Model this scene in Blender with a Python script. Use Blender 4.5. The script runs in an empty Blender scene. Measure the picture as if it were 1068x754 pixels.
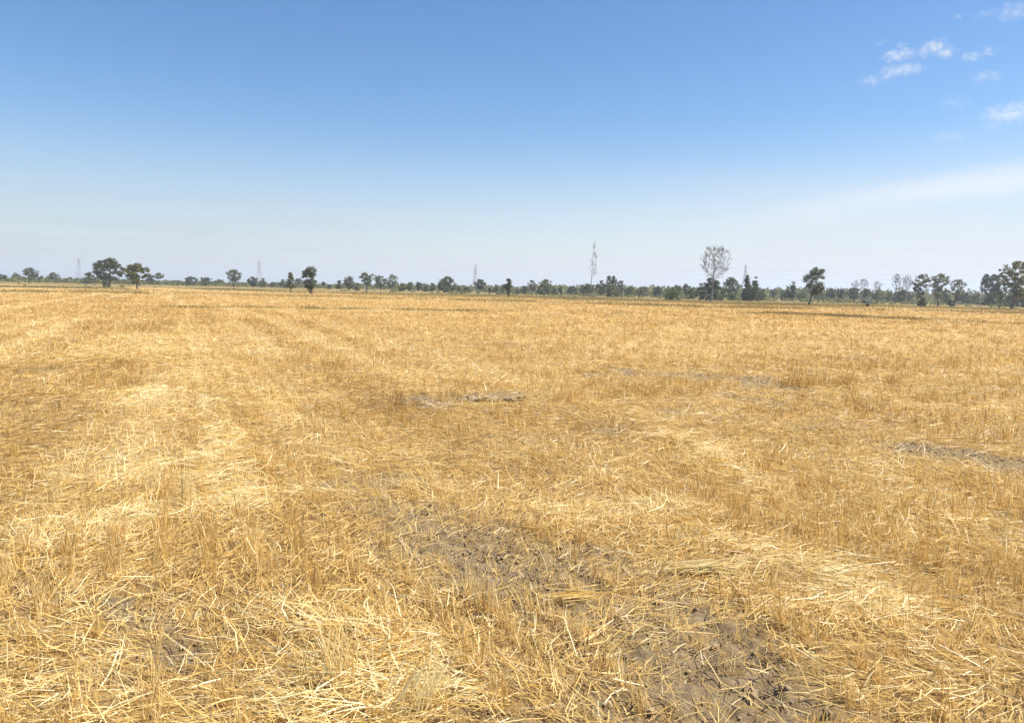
import bpy, math, random
import numpy as np
from mathutils import Vector, Euler, Matrix

random.seed(7)
RNG = np.random.default_rng(11)
R = math.radians
sc = bpy.context.scene
COL = sc.collection

# ------------------------------------------------------------------ camera
PW, PH, FPX = 1068.0, 754.0, 777.0
CAM_H = 1.5
PITCH = math.atan(76.0 / FPX)
ROLL = R(1.3)
cam_d = bpy.data.cameras.new('camera')
cam = bpy.data.objects.new('camera', cam_d)
COL.objects.link(cam)
cam_d.sensor_fit = 'HORIZONTAL'
cam_d.sensor_width = 36.0
cam_d.lens = FPX / PW * 36.0
cam_d.clip_start = 0.05
cam_d.clip_end = 30000
rotm = Matrix.Rotation(math.pi / 2 - PITCH, 3, 'X') @ Matrix.Rotation(ROLL, 3, 'Z')
cam.location = (0, 0, CAM_H)
cam.rotation_euler = rotm.to_euler()
sc.camera = cam


def ray(px, py):
    v = rotm @ Vector(((px - PW / 2) / FPX, (PH / 2 - py) / FPX, -1.0))
    return v


def on_ground(px, py):
    """world point of flat ground seen at this place of the photograph (survey of the site)"""
    v = ray(px, py)
    t = -CAM_H / min(v.z, -1e-4)
    return v.x * t, v.y * t


def at_dist(px, py, Y):
    v = ray(px, py)
    t = Y / v.y
    return v.x * t, Y, CAM_H + v.z * t


# ------------------------------------------------------------------ noise
def _hash(ix, iy, s):
    h = (ix.astype(np.int64) * 374761393 + iy.astype(np.int64) * 668265263 + s * 982451653) & 0x7fffffff
    h = ((h ^ (h >> 13)) * 1274126177) & 0x7fffffff
    h = h ^ (h >> 16)
    return (h & 0xffff) / 65535.0


def vnoise(x, y, s=0):
    x = np.asarray(x, dtype=np.float64)
    y = np.asarray(y, dtype=np.float64)
    ix = np.floor(x); iy = np.floor(y)
    fx = x - ix; fy = y - iy
    fx = fx * fx * (3 - 2 * fx); fy = fy * fy * (3 - 2 * fy)
    ix = ix.astype(np.int64); iy = iy.astype(np.int64)
    a = _hash(ix, iy, s); b = _hash(ix + 1, iy, s)
    c = _hash(ix, iy + 1, s); d = _hash(ix + 1, iy + 1, s)
    return (a + (b - a) * fx) * (1 - fy) + (c + (d - c) * fx) * fy


def fbm(x, y, f, s=0, o=3):
    r = 0; a = 1.0; t = 0
    for k in range(o):
        r = r + a * vnoise(x * f + 17.3 * k, y * f - 9.1 * k, s + k)
        t += a; a *= 0.5; f *= 2.03
    return r / t * 2 - 1          # -1..1


def sstep(a, b, x):
    t = np.clip((x - a) / (b - a), 0, 1)
    return t * t * (3 - 2 * t)


def seg_dist(x, y, pts):
    best = np.full(np.shape(x), 1e9)
    for (ax, ay), (bx, by) in zip(pts[:-1], pts[1:]):
        dx, dy = bx - ax, by - ay
        t = np.clip(((x - ax) * dx + (y - ay) * dy) / (dx * dx + dy * dy + 1e-9), 0, 1)
        best = np.minimum(best, np.hypot(x - ax - t * dx, y - ay - t * dy))
    return best


G = lambda *p: [on_ground(a, b) for a, b in p]
# bare soil places of the field: (polyline, half width in metres)
BARE = [
    (G((425, 545), (490, 572), (545, 602), (600, 640), (665, 692), (760, 735), (870, 752)), 0.25),
    (G((470, 580), (560, 630), (640, 700)), 0.22),
    (G((600, 612), (660, 628)), 0.2),
    (G((120, 640), (170, 655), (205, 690)), 0.17),
    (G((100, 632), (140, 630)), 0.12),
    (G((10, 610), (60, 628)), 0.10),
    (G((440, 418), (472, 418)), 0.30),
    (G((478, 413), (538, 412)), 0.28),
    (G((640, 390), (700, 391), (770, 396), (830, 408)), 0.75),
    (G((535, 488), (600, 492)), 0.2),
    (G((845, 445), (890, 450)), 0.3),
    (G((950, 468), (1040, 478)), 0.42),
    (G((500, 359), (530, 359)), 0.5),
    (G((715, 645), (760, 665), (800, 735)), 0.13),
    (G((250, 640), (300, 655)), 0.09),
    (G((320, 655), (345, 665)), 0.07),
]
TRACK = G((425, 540), (490, 568), (555, 605), (620, 650), (700, 700), (800, 745), (880, 790))
PALE = [  # swaths of paler, thicker straw left by the harvester
    (G((140, 350), (200, 385), (225, 430)), 0.9),
    (G((90, 375), (150, 355)), 1.2),
    (G((205, 390), (250, 470), (260, 540)), 0.35),
    (G((340, 720), (470, 735)), 0.30),
    (G((310, 660), (440, 690)), 0.22),
    (G((690, 455), (760, 490), (800, 510)), 0.35),
    (G((700, 560), (860, 600), (900, 640)), 0.30),
    (G((190, 330), (225, 380), (300, 440)), 0.5),
    (G((440, 395), (520, 402)), 0.4),
    (G((580, 550), (720, 540)), 0.30),
    (G((840, 655), (920, 640)), 0.2),
    (G((60, 560), (200, 540)), 0.3),
]


def bare_mask(x, y):
    wob = fbm(x, y, 2.2, 40, 3)
    m = np.zeros(np.shape(x))
    for pts, w in BARE:
        d = seg_dist(x, y, pts)
        m = np.maximum(m, 1 - sstep(0.25, 1.1, d / w + wob * 1.5 + 0.15))
    n = fbm(x, y, 0.9, 61, 4)
    d = seg_dist(x, y, TRACK)
    m = np.maximum(m, 0.72 * (1 - sstep(0.3, 1.1, d / 0.62 + wob * 0.9)))
    return np.clip(np.maximum(m, sstep(0.42, 0.62, n) * 0.6), 0, 1)


def pale_mask(x, y):
    wob = fbm(x, y, 1.5, 80, 3)
    m = np.zeros(np.shape(x))
    for pts, w in PALE:
        d = seg_dist(x, y, pts)
        m = np.maximum(m, 1 - sstep(0.2, 1.3, d / w + wob * 0.7))
    return m


def height(x, y):
    r = np.hypot(x, y)
    near = 1 - sstep(10, 30, r)
    h = 0.035 * fbm(x, y, 0.35, 3, 2) * (1 - sstep(20, 60, r))
    h = h + near * (0.022 * fbm(x, y, 2.3, 5, 3) + 0.010 * fbm(x, y, 11, 9, 2))
    return h


# ------------------------------------------------------------------ mesh helpers
def mk(name, verts, faces, mat, parent=None, attrs=None, loc=None):
    """verts (n,3), faces (m,4) or (m,3) numpy arrays -> one mesh object"""
    verts = np.asarray(verts, dtype=np.float32)
    faces = np.asarray(faces, dtype=np.int32)
    k = faces.shape[1]
    me = bpy.data.meshes.new(name)
    me.vertices.add(len(verts))
    me.vertices.foreach_set('co', verts.ravel())
    me.loops.add(faces.size)
    me.loops.foreach_set('vertex_index', faces.ravel())
    me.polygons.add(len(faces))
    me.polygons.foreach_set('loop_start', np.arange(0, faces.size, k, dtype=np.int32))
    me.update(calc_edges=True)
    for an, av in (attrs or {}).items():
        a = me.attributes.new(an, 'FLOAT', 'POINT')
        a.data.foreach_set('value', np.asarray(av, dtype=np.float32))
    me.materials.append(mat)
    o = bpy.data.objects.new(name, me)
    COL.objects.link(o)
    if parent is not None:
        o.parent = parent
    if loc is not None:
        o.location = loc
    return o


def smooth(o):
    o.data.polygons.foreach_set('use_smooth', np.ones(len(o.data.polygons), dtype=bool))
    return o


def tag(o, label=None, cat=None, group=None, kind=None):
    if label: o['label'] = label
    if cat: o['category'] = cat
    if group: o['group'] = group
    if kind: o['kind'] = kind
    return o


def empty(name, loc):
    o = bpy.data.objects.new(name, None)
    o.empty_display_size = 0.2
    COL.objects.link(o)
    o.location = loc
    return o


class MB:
    def __init__(self):
        self.v = []; self.f = []; self.a = []; self.n = 0

    def tube(self, pts, rad, sides=5, tone=0.5):
        pts = [np.asarray(p, dtype=float) for p in pts]
        base = self.n
        for i, p in enumerate(pts):
            d = pts[min(i + 1, len(pts) - 1)] - pts[max(i - 1, 0)]
            d = d / (np.linalg.norm(d) + 1e-9)
            up = np.array((1.0, 0, 0)) if abs(d[2]) > 0.8 else np.array((0, 0, 1.0))
            a = np.cross(d, up); a /= np.linalg.norm(a)
            b = np.cross(d, a)
            for k in range(sides):
                t = 2 * math.pi * k / sides
                self.v.append(p + rad[i] * (math.cos(t) * a + math.sin(t) * b))
                self.a.append(tone)
        for i in range(len(pts) - 1):
            for k in range(sides):
                k2 = (k + 1) % sides
                self.f.append((base + i * sides + k, base + i * sides + k2,
                               base + (i + 1) * sides + k2, base + (i + 1) * sides + k))
        self.n += len(pts) * sides
        # tip cap
        if sides == 4:
            e = base + (len(pts) - 1) * sides
            self.f.append((e, e + 1, e + 2, e + 3))
            self.f.append((base + 3, base + 2, base + 1, base))

    def bar(self, p, q, w):
        self.tube([p, q], [w * 0.7, w * 0.7], 4)

    def box(self, c, s):
        x, y, z = c; a, b, h = s[0] / 2, s[1] / 2, s[2] / 2
        i = self.n
        for dz in (-h, h):
            for dx, dy in ((-a, -b), (a, -b), (a, b), (-a, b)):
                self.v.append(np.array((x + dx, y + dy, z + dz))); self.a.append(.5)
        for f in ((3, 2, 1, 0), (4, 5, 6, 7), (0, 1, 5, 4), (1, 2, 6, 5), (2, 3, 7, 6), (3, 0, 4, 7)):
            self.f.append(tuple(i + k for k in f))
        self.n += 8

    def build(self, name, mat, parent=None, loc=None):
        return mk(name, np.array(self.v), np.array(self.f), mat, parent, {'tone': self.a}, loc)


# ------------------------------------------------------------------ materials
def new_mat(name):
    m = bpy.data.materials.new(name)
    m.use_nodes = True
    nt = m.node_tree
    b = nt.nodes['Principled BSDF']
    return m, nt, b


def N(nt, t, **kw):
    n = nt.nodes.new(t)
    for k, v in kw.items():
        setattr(n, k, v)
    return n


def ramp(nt, stops):
    r = N(nt, 'ShaderNodeValToRGB')
    e = r.color_ramp.elements
    while len(e) < len(stops):
        e.new(0.5)
    for i, (p, c) in enumerate(stops):
        e[i].position = p
        e[i].color = (*c, 1)
    return r


def attr(nt, name):
    return N(nt, 'ShaderNodeAttribute', attribute_name=name)


def mix(nt, a, b, fac, mode='MIX'):
    m = N(nt, 'ShaderNodeMix', data_type='RGBA', blend_type=mode)
    L = nt.links.new
    for sock, v in ((m.inputs[0], fac), (m.inputs[6], a), (m.inputs[7], b)):
        if hasattr(v, 'links') or hasattr(v, 'is_linked'):
            L(v, sock)
        elif isinstance(v, tuple):
            sock.default_value = (*v, 1)
        else:
            sock.default_value = v
    return m.outputs[2]


def leafy_mat(name, stops, rough=0.55, trans=0.25, spec=0.3, noise=None):
    m, nt, b = new_mat(name)
    L = nt.links.new
    r = ramp(nt, stops)
    L(attr(nt, 'tone').outputs['Fac'], r.inputs[0])
    col = r.outputs[0]
    if noise:
        g = N(nt, 'ShaderNodeNewGeometry')
        n = N(nt, 'ShaderNodeTexNoise'); n.inputs['Scale'].default_value = noise[0]; n.inputs['Detail'].default_value = 3
        L(g.outputs['Position'], n.inputs['Vector'])
        rr = ramp(nt, ((0.3, (noise[1],) * 3), (0.7, (noise[2],) * 3)))
        L(n.outputs['Fac'], rr.inputs[0])
        col = mix(nt, col, rr.outputs[0], 1.0, 'MULTIPLY')
    L(col, b.inputs['Base Color'])
    b.inputs['Roughness'].default_value = rough
    b.inputs['Specular IOR Level'].default_value = spec
    if trans:
        t = N(nt, 'ShaderNodeBsdfTranslucent')
        L(col, t.inputs['Color'])
        ms = N(nt, 'ShaderNodeMixShader')
        ms.inputs[0].default_value = trans
        L(b.outputs[0], ms.inputs[1]); L(t.outputs[0], ms.inputs[2])
        L(ms.outputs[0], nt.nodes['Material Output'].inputs['Surface'])
    return m


def plain_mat(name, col, rough=0.7, var=0.25, scale=6.0, bump=0.0, metal=0.0):
    m, nt, b = new_mat(name)
    L = nt.links.new
    tc = N(nt, 'ShaderNodeTexCoord')
    n = N(nt, 'ShaderNodeTexNoise'); n.inputs['Scale'].default_value = scale; n.inputs['Detail'].default_value = 4
    L(tc.outputs['Object'], n.inputs['Vector'])
    r = ramp(nt, ((0.3, tuple(c * (1 - var) for c in col)), (0.7, tuple(min(1, c * (1 + var)) for c in col))))
    L(n.outputs['Fac'], r.inputs[0]); L(r.outputs[0], b.inputs['Base Color'])
    b.inputs['Roughness'].default_value = rough
    b.inputs['Metallic'].default_value = metal
    if bump:
        bp = N(nt, 'ShaderNodeBump'); bp.inputs['Strength'].default_value = bump
        L(n.outputs['Fac'], bp.inputs['Height']); L(bp.outputs[0], b.inputs['Normal'])
    return m


STRAW_STOPS = ((0.0, (0.19, 0.110, 0.040)), (0.22, (0.42, 0.255, 0.080)), (0.5, (0.68, 0.445, 0.125)),
               (0.78, (0.84, 0.620, 0.225)), (1.0, (0.93, 0.810, 0.480)))
M_straw = leafy_mat('straw', STRAW_STOPS, rough=0.42, trans=0.38, spec=0.5)
M_stub = leafy_mat('stubble', ((0.0, (0.25, 0.135, 0.045)), (0.3, (0.46, 0.275, 0.078)), (0.6, (0.70, 0.455, 0.135)),
                               (1.0, (0.92, 0.760, 0.400))), rough=0.45, trans=0.42, spec=0.45)
M_grass = leafy_mat('bund_grass', ((0.0, (0.16, 0.14, 0.045)), (0.5, (0.33, 0.26, 0.09)), (1.0, (0.56, 0.40, 0.15))), trans=0.25)
M_green = leafy_mat('green_weeds', ((0.0, (0.07, 0.095, 0.030)), (0.6, (0.17, 0.18, 0.065)), (1.0, (0.33, 0.27, 0.11))), trans=0.25)


def ground_material():
    m, nt, b = new_mat('field_soil')
    L = nt.links.new
    g = N(nt, 'ShaderNodeNewGeometry')
    P = g.outputs['Position']

    def noise(scale, detail=4, rough=0.6, vec=P, sc=None):
        if sc:
            mp = N(nt, 'ShaderNodeMapping'); mp.inputs['Scale'].default_value = sc
            mp.inputs['Rotation'].default_value = (0, 0, R(-20))
            L(vec, mp.inputs['Vector']); vec = mp.outputs[0]
        n = N(nt, 'ShaderNodeTexNoise')
        n.inputs['Scale'].default_value = scale; n.inputs['Detail'].default_value = detail
        n.inputs['Roughness'].default_value = rough
        L(vec, n.inputs['Vector'])
        return n.outputs['Fac']
    n1 = noise(9, 6, 0.7)
    soil = ramp(nt, ((0.28, (0.23, 0.155, 0.080)), (0.5, (0.38, 0.275, 0.152)), (0.72, (0.52, 0.395, 0.235))))
    L(n1, soil.inputs[0])
    # chaff: short straw bits, colour from fine grain
    n2 = noise(55, 3, 0.75)
    chaff = ramp(nt, ((0.3, (0.30, 0.180, 0.070)), (0.5, (0.52, 0.335, 0.130)), (0.66, (0.70, 0.480, 0.205))))
    L(n2, chaff.inputs[0])
    # the farther fields: stubble lying in strips
    n3 = noise(0.40, 8, 0.75, sc=(0.7, 1.2, 1))
    far = ramp(nt, ((0.34, (0.34, 0.20, 0.072)), (0.5, (0.53, 0.335, 0.125)), (0.66, (0.72, 0.50, 0.205))))
    L(n3, far.inputs[0])
    n4 = noise(0.45, 7, 0.75, sc=(0.6, 1.0, 1))
    olive = ramp(nt, ((0.32, (0.11, 0.095, 0.036)), (0.5, (0.22, 0.162, 0.058)), (0.68, (0.40, 0.27, 0.10))))
    L(n4, olive.inputs[0])
    c = mix(nt, soil.outputs[0], chaff.outputs[0], attr(nt, 'chaff').outputs['Fac'])
    c = mix(nt, c, far.outputs[0], attr(nt, 'strip').outputs['Fac'])
    c = mix(nt, c, olive.outputs[0], attr(nt, 'rough_grass').outputs['Fac'])
    L(c, b.inputs['Base Color'])
    b.inputs['Roughness'].default_value = 0.95
    b.inputs['Specular IOR Level'].default_value = 0.1
    # cracks + crumbs
    v = N(nt, 'ShaderNodeTexVoronoi', feature='DISTANCE_TO_EDGE'); v.inputs['Scale'].default_value = 9
    L(P, v.inputs['Vector'])
    cr = N(nt, 'ShaderNodeMapRange'); cr.inputs['From Max'].default_value = 0.06
    L(v.outputs['Distance'], cr.inputs['Value'])
    ad = N(nt, 'ShaderNodeMath', operation='MULTIPLY_ADD')
    L(cr.outputs[0], ad.inputs[0]); ad.inputs[1].default_value = 0.12
    L(noise(38, 6, 0.75), ad.inputs[2])
    bp = N(nt, 'ShaderNodeBump'); bp.inputs['Strength'].default_value = 1.0; bp.inputs['Distance'].default_value = 0.045
    L(ad.outputs[0], bp.inputs['Height']); L(bp.outputs[0], b.inputs['Normal'])
    return m


# ------------------------------------------------------------------ ground sheet
def build_ground():
    ths = np.concatenate([np.linspace(-54, 54, 1000), np.linspace(56, 304, 110)])
    th = np.radians(ths)
    nt_ = len(th)
    rs = np.concatenate([[0.15, 0.5, 0.8], np.geomspace(1.0, 25, 360), np.geomspace(25.6, 200, 170)[0:], np.geomspace(215, 2900, 36)])
    Rr, T = np.meshgrid(rs, th, indexing='ij')
    x = Rr * np.sin(T); y = Rr * np.cos(T)
    z = height(x, y)
    bm = bare_mask(x, y) * (1 - sstep(25, 45, Rr))
    z = z + bm * (1 - sstep(12, 25, Rr)) * (0.036 * fbm(x, y, 5, 21, 3) + 0.034 * fbm(x, y, 14, 25, 2))
    chaff = np.clip(0.92 - bm * 1.0 + 0.25 * fbm(x, y, 3.0, 70, 3), 0, 1)
    strip = sstep(12, 45, Rr)
    rough = olive_mask(x, y)
    nr = len(rs)
    idx = np.arange(nr * nt_).reshape(nr, nt_)
    a = idx[:-1, :]; b_ = idx[1:, :]
    a2 = np.roll(a, -1, axis=1); b2 = np.roll(b_, -1, axis=1)
    F = np.stack([a, a2, b2, b_], -1).reshape(-1, 4)[:, ::-1]
    V = np.stack([x, y, z], -1).reshape(-1, 3)
    o = mk('ground', V, F, ground_material(), None,
           {'chaff': chaff.ravel(), 'strip': strip.ravel(), 'rough_grass': rough.ravel()})
    smooth(o)
    tag(o, kind='structure')


# olive, half green strips: lines of bunds and the waste ground in front of the trees
BUND_A = G((-60, 320), (42, 320), (93, 320.5), (180, 321.5), (345, 323), (500, 325.3), (640, 327.5), (730, 327), (804, 327.5), (855, 329.5), (920, 332.5), (1000, 336), (1068, 339), (1130, 341))
BUND_B = G((-60, 304.5), (0, 305), (100, 305.5), (160, 307), (250, 309), (380, 312), (450, 313.3), (550, 315.3), (640, 318), (720, 320.5), (830, 322.5), (960, 325), (1068, 327.5), (1140, 329))


def olive_mask(x, y):
    r = np.hypot(x, y)
    az = np.degrees(np.arctan2(x, y))
    n = fbm(x, y * 2.0, 0.05, 90, 4)
    n2 = fbm(x, y * 3.0, 0.20, 95, 3)
    edge = 118 + 28 * sstep(10, -25, az) + 14 * n
    m = sstep(edge - 6, edge + 14, y) * (0.92 + 0.35 * n2)
    band = (1 - sstep(0.35, 1.3, seg_dist(x, y, BUND_A) + 0.5 * n2)) * np.clip(0.05 + 1.0 * n2, 0, .6)
    bandb = (1 - sstep(0.5, 3.5, seg_dist(x, y, BUND_B) + 1.5 * n2)) * np.clip(0.3 + 0.9 * n2, 0, .9)
    pat = sstep(0.22, 0.45, fbm(x, y * 1.6, 0.11, 99, 3)) * sstep(55, 75, y) * 0.6
    return np.clip(np.maximum(np.maximum(m, band), np.maximum(bandb, pat)), 0, 1)


# ------------------------------------------------------------------ straw
def ribbons(p, d, L, w, side, bend):
    """p base (n,3), d unit direction (n,3), length, width, unit side vector, bend offset (n,3) -> verts, quads"""
    n = len(p)
    rows = []
    for t, wk in ((0.0, 1.0), (0.5, 1.0), (1.0, 0.55)):
        c = p + d * (L * t)[:, None] + bend * (4 * t * (1 - t))
        hw = (w * wk * 0.5)[:, None] * side
        rows += [c - hw, c + hw]
    V = np.stack(rows, 1).reshape(-1, 3)
    b = (np.arange(n) * 6)[:, None]
    F = np.concatenate([b + np.array([0, 1, 3, 2]), b + np.array([2, 3, 5, 4])], 1).reshape(-1, 4)
    return V, F


def unit(v):
    return v / (np.linalg.norm(v, axis=1, keepdims=True) + 1e-9)


def sample_field(n, r0, r1, knee, power, half_az):
    """points whose density is even out to knee and then falls as r^-power"""
    rr = np.geomspace(r0, r1, 800)
    pdf = np.where(rr < knee, 1.0, (knee / rr) ** power) * rr
    cdf = np.concatenate([[0], np.cumsum((pdf[1:] + pdf[:-1]) / 2 * np.diff(rr))])
    tot = cdf[-1]
    u = RNG.random(n) * tot
    r = np.interp(u, cdf, rr)
    a = (RNG.random(n) * 2 - 1) * half_az
    return r * np.sin(a), r * np.cos(a), r


ROW_AZ = R(-24)


def swath_field(x, y):
    u = x * math.cos(ROW_AZ) - y * math.sin(ROW_AZ); v = x * math.sin(ROW_AZ) + y * math.cos(ROW_AZ)
    return (fbm(u * 1.2, v * 0.04, 1.0, 37, 2) + 0.45 * fbm(u * 3.2, v * 0.05, 1.0, 137, 2)) * (1 - sstep(0.3, 7.0, u))


def tone_field(x, y):
    return (0.14 * fbm(x, y, 0.45, 31, 3) + 0.15 * fbm(x, y, 2.2, 33, 2) + 0.10 * fbm(x, y, 0.10, 35, 2)
            + 0.58 * np.clip(swath_field(x, y), -0.14, 0.5) * (0.35 + 0.65 * sstep(3.5, 9, np.hypot(x, y))))


def build_litter():
    n = 1150000
    x, y, r = sample_field(n, 1.0, 125, 5.0, 1.6, R(50))
    bm = bare_mask(x, y); pm = pale_mask(x, y)
    dens = np.clip(0.66 + 0.42 * fbm(x, y, 1.1, 50, 3) + 0.5 * pm, 0.1, 1) * (1 - 0.68 * bm)
    dens *= 1 - 0.7 * olive_mask(x, y)
    k = RNG.random(n) < dens
    x, y, r, bm, pm = x[k], y[k], r[k], bm[k], pm[k]
    n = len(x)
    g = np.maximum(r / 5.0, 1.0)
    L = np.clip(RNG.lognormal(-2.5, 0.52, n), 0.02, 0.26) * (1 + 0.25 * pm) * g ** 0.12
    w = RNG.uniform(0.0018, 0.0046, n) * g ** 0.70
    # combed locally: a drifting main direction with spread
    base = R(114) + 1.5 * fbm(x, y, 0.55, 55, 2) * math.pi + R(62) * sstep(7, 3, r)
    az = base + RNG.normal(0, 0.75, n)
    heap = 0.022 + 0.05 * np.clip(0.3 + fbm(x, y, 1.3, 58, 3), 0, 1) + 0.05 * pm
    lift = RNG.random(n) ** 1.4 * heap
    pitch = RNG.normal(0.02, 0.13, n) + (RNG.random(n) < 0.09) * RNG.uniform(0.1, 0.8, n) * np.clip(0.14 / L, 0.2, 1)
    d = np.stack([np.cos(az) * np.cos(pitch), np.sin(az) * np.cos(pitch), np.sin(pitch)], 1)
    z = height(x, y) + 0.004 + lift + np.maximum(0, -np.sin(pitch) * L)
    p = np.stack([x, y, z], 1)
    roll = RNG.normal(0, 0.7, n)
    up = np.tile(np.array((0, 0, 1.0)), (n, 1))
    s0 = unit(np.cross(d, up)); s1 = np.cross(s0, d)
    side = s0 * np.cos(roll)[:, None] + s1 * np.sin(roll)[:, None]
    bend = s0 * (RNG.normal(0, 0.09, n) * L)[:, None] + up * (RNG.uniform(-0.02, 0.06, n) * L)[:, None]
    V, F = ribbons(p, d, L, w, side, bend)
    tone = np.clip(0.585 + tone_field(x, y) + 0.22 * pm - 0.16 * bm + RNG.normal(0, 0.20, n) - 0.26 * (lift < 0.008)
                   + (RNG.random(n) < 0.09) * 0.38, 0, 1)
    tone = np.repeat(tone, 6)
    # longer pale stalks, half standing and leaning along the rows, thick in the harvester's swaths
    m = 170000
    x, y, r = sample_field(m, 1.3, 70, 6.0, 1.2, R(48))
    u = x * math.cos(ROW_AZ) - y * math.sin(ROW_AZ)
    sw = swath_field(x, y)
    q = (0.10 + 0.9 * sstep(0.02, 0.4, sw) + 0.8 * pale_mask(x, y)) * (1 - 0.85 * bare_mask(x, y)) * (1 - .75 * sstep(1, 9, x - .1 * y))
    q *= 0.16 + 0.84 * sstep(3.5, 8, r)
    q *= np.clip(0.5 + 1.2 * fbm(x, y, 1.7, 150, 2), 0.05, 1)
    k = RNG.random(m) < q
    x, y, r = x[k], y[k], r[k]; m = len(x)
    row = np.floor(u[k] / 0.23)
    g = np.maximum(r / 5, 1)
    az = R(114) + RNG.normal(0, 0.55, m) + R(180) * (RNG.random(m) < .3)
    pt = np.clip(RNG.normal(0.85, 0.35, m), 0.15, 1.5)
    L2 = RNG.uniform(0.06, 0.20, m)
    d2 = np.stack([np.cos(az) * np.cos(pt), np.sin(az) * np.cos(pt), np.sin(pt)], 1)
    p2 = np.stack([x, y, height(x, y) + 0.003], 1)
    a = RNG.uniform(0, math.pi, m)
    side2 = unit(np.cross(d2, np.stack([np.cos(a), np.sin(a), np.zeros(m) + .2], 1)))
    b2 = RNG.normal(0, 0.05, (m, 3)) * L2[:, None]
    V2, F2 = ribbons(p2, d2, L2, RNG.uniform(0.0026, 0.0056, m) * g ** .62, side2, b2)
    t2 = np.clip(0.74 + 0.5 * tone_field(x, y) + RNG.normal(0, .13, m), 0, 1)
    F = np.concatenate([F, F2 + len(V)]); V = np.concatenate([V, V2]); tone = np.concatenate([tone, np.repeat(t2, 6)])
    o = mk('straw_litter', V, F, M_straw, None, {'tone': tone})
    tag(o, 'loose golden straw lying combed and scattered all over the harvested field', 'straw', kind='stuff')


ROW_AZ = R(-24)


def build_stubble():
    n = 76000                                        # tufts
    x, y, r = sample_field(n, 1.1, 120, 5.0, 1.35, R(50))
    # drilled rows
    cx, sx = math.cos(ROW_AZ), math.sin(ROW_AZ)
    u = x * cx - y * sx; v = x * sx + y * cx         # across / along the rows
    gap = 0.23
    u2 = (np.floor(u / gap) + 0.5) * gap + RNG.normal(0, 0.022, n)
    near = r < 45
    u = np.where(near, u2, u)
    x = u * cx + v * sx; y = -u * sx + v * cx
    bm = bare_mask(x, y)
    dens = np.clip(0.50 + 1.15 * fbm(x, y, 1.3, 110, 3), 0.03, 1) * (1 - 0.72 * bm) * (1 - 0.8 * olive_mask(x, y))
    k = RNG.random(n) < dens
    x, y, r = x[k], y[k], r[k]
    patch = fbm(x, y, 0.5, 113, 2)
    n = len(x)
    cnt = RNG.integers(4, 13, n)
    i = np.repeat(np.arange(n), cnt)
    m = len(i)
    g = np.maximum(r[i] / 5.0, 1.0)
    spread = 0.018 * g ** 0.5
    px = x[i] + RNG.normal(0, 1, m) * spread; py = y[i] + RNG.normal(0, 1, m) * spread
    tl = RNG.normal(0, 0.17, (n, 2))
    lean = tl[i] + RNG.normal(0, 0.15, (m, 2))
    d = unit(np.concatenate([lean, np.ones((m, 1))], 1))
    L = np.clip(RNG.normal(0.092, 0.034, m) + 0.05 * patch[i], 0.025, 0.22) * g ** 0.08
    w = RNG.uniform(0.0026, 0.0048, m) * g ** 0.64
    a = RNG.uniform(0, math.pi, m)
    side = unit(np.cross(d, np.stack([np.cos(a), np.sin(a), np.zeros(m)], 1)))
    bend = np.concatenate([RNG.normal(0, 0.035, (m, 2)) * L[:, None], np.zeros((m, 1))], 1)
    p = np.stack([px, py, height(px, py) - 0.004], 1)
    V, F = ribbons(p, d, L, w, side, bend)
    tone = np.clip(0.62 - 0.14 * sstep(-2, 9, px) + tone_field(px, py) * 0.9 + RNG.normal(0, 0.15, m) + (RNG.random(m) < 0.07) * 0.3, 0, 1)  # paler left, darker right: sunlit and backlit sides painted into the stubble tone
    o = mk('stubble', V, F, M_stub, None, {'tone': np.repeat(tone, 6)})
    tag(o, 'short cut wheat stubble standing in drilled rows across the field', 'stubble', kind='stuff')


def lump(rad, squash, seed, rings=7, segs=10, rough=0.3):
    v = []; f = []
    for i in range(rings + 1):
        ph = math.pi * i / rings
        for j in range(segs):
            t = 2 * math.pi * j / segs
            dx, dy, dz = math.sin(ph) * math.cos(t), math.sin(ph) * math.sin(t), math.cos(ph)
            k = 1 + rough * float(fbm(np.array(dx * 2 + seed * 3.1), np.array(dy * 2 + dz * 1.7), 1.3, seed, 3))
            v.append((dx * rad * k, dy * rad * k * 0.8, dz * rad * squash * k))
    for i in range(rings):
        for j in range(segs):
            j2 = (j + 1) % segs
            f.append((i * segs + j, (i + 1) * segs + j, (i + 1) * segs + j2, i * segs + j2))
    return np.array(v), np.array(f)


def soil_mat():
    m = plain_mat('clod_soil', (0.26, 0.185, 0.105), 0.95, 0.4, 14, 0.6)
    return m


M_soil = soil_mat()


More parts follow.
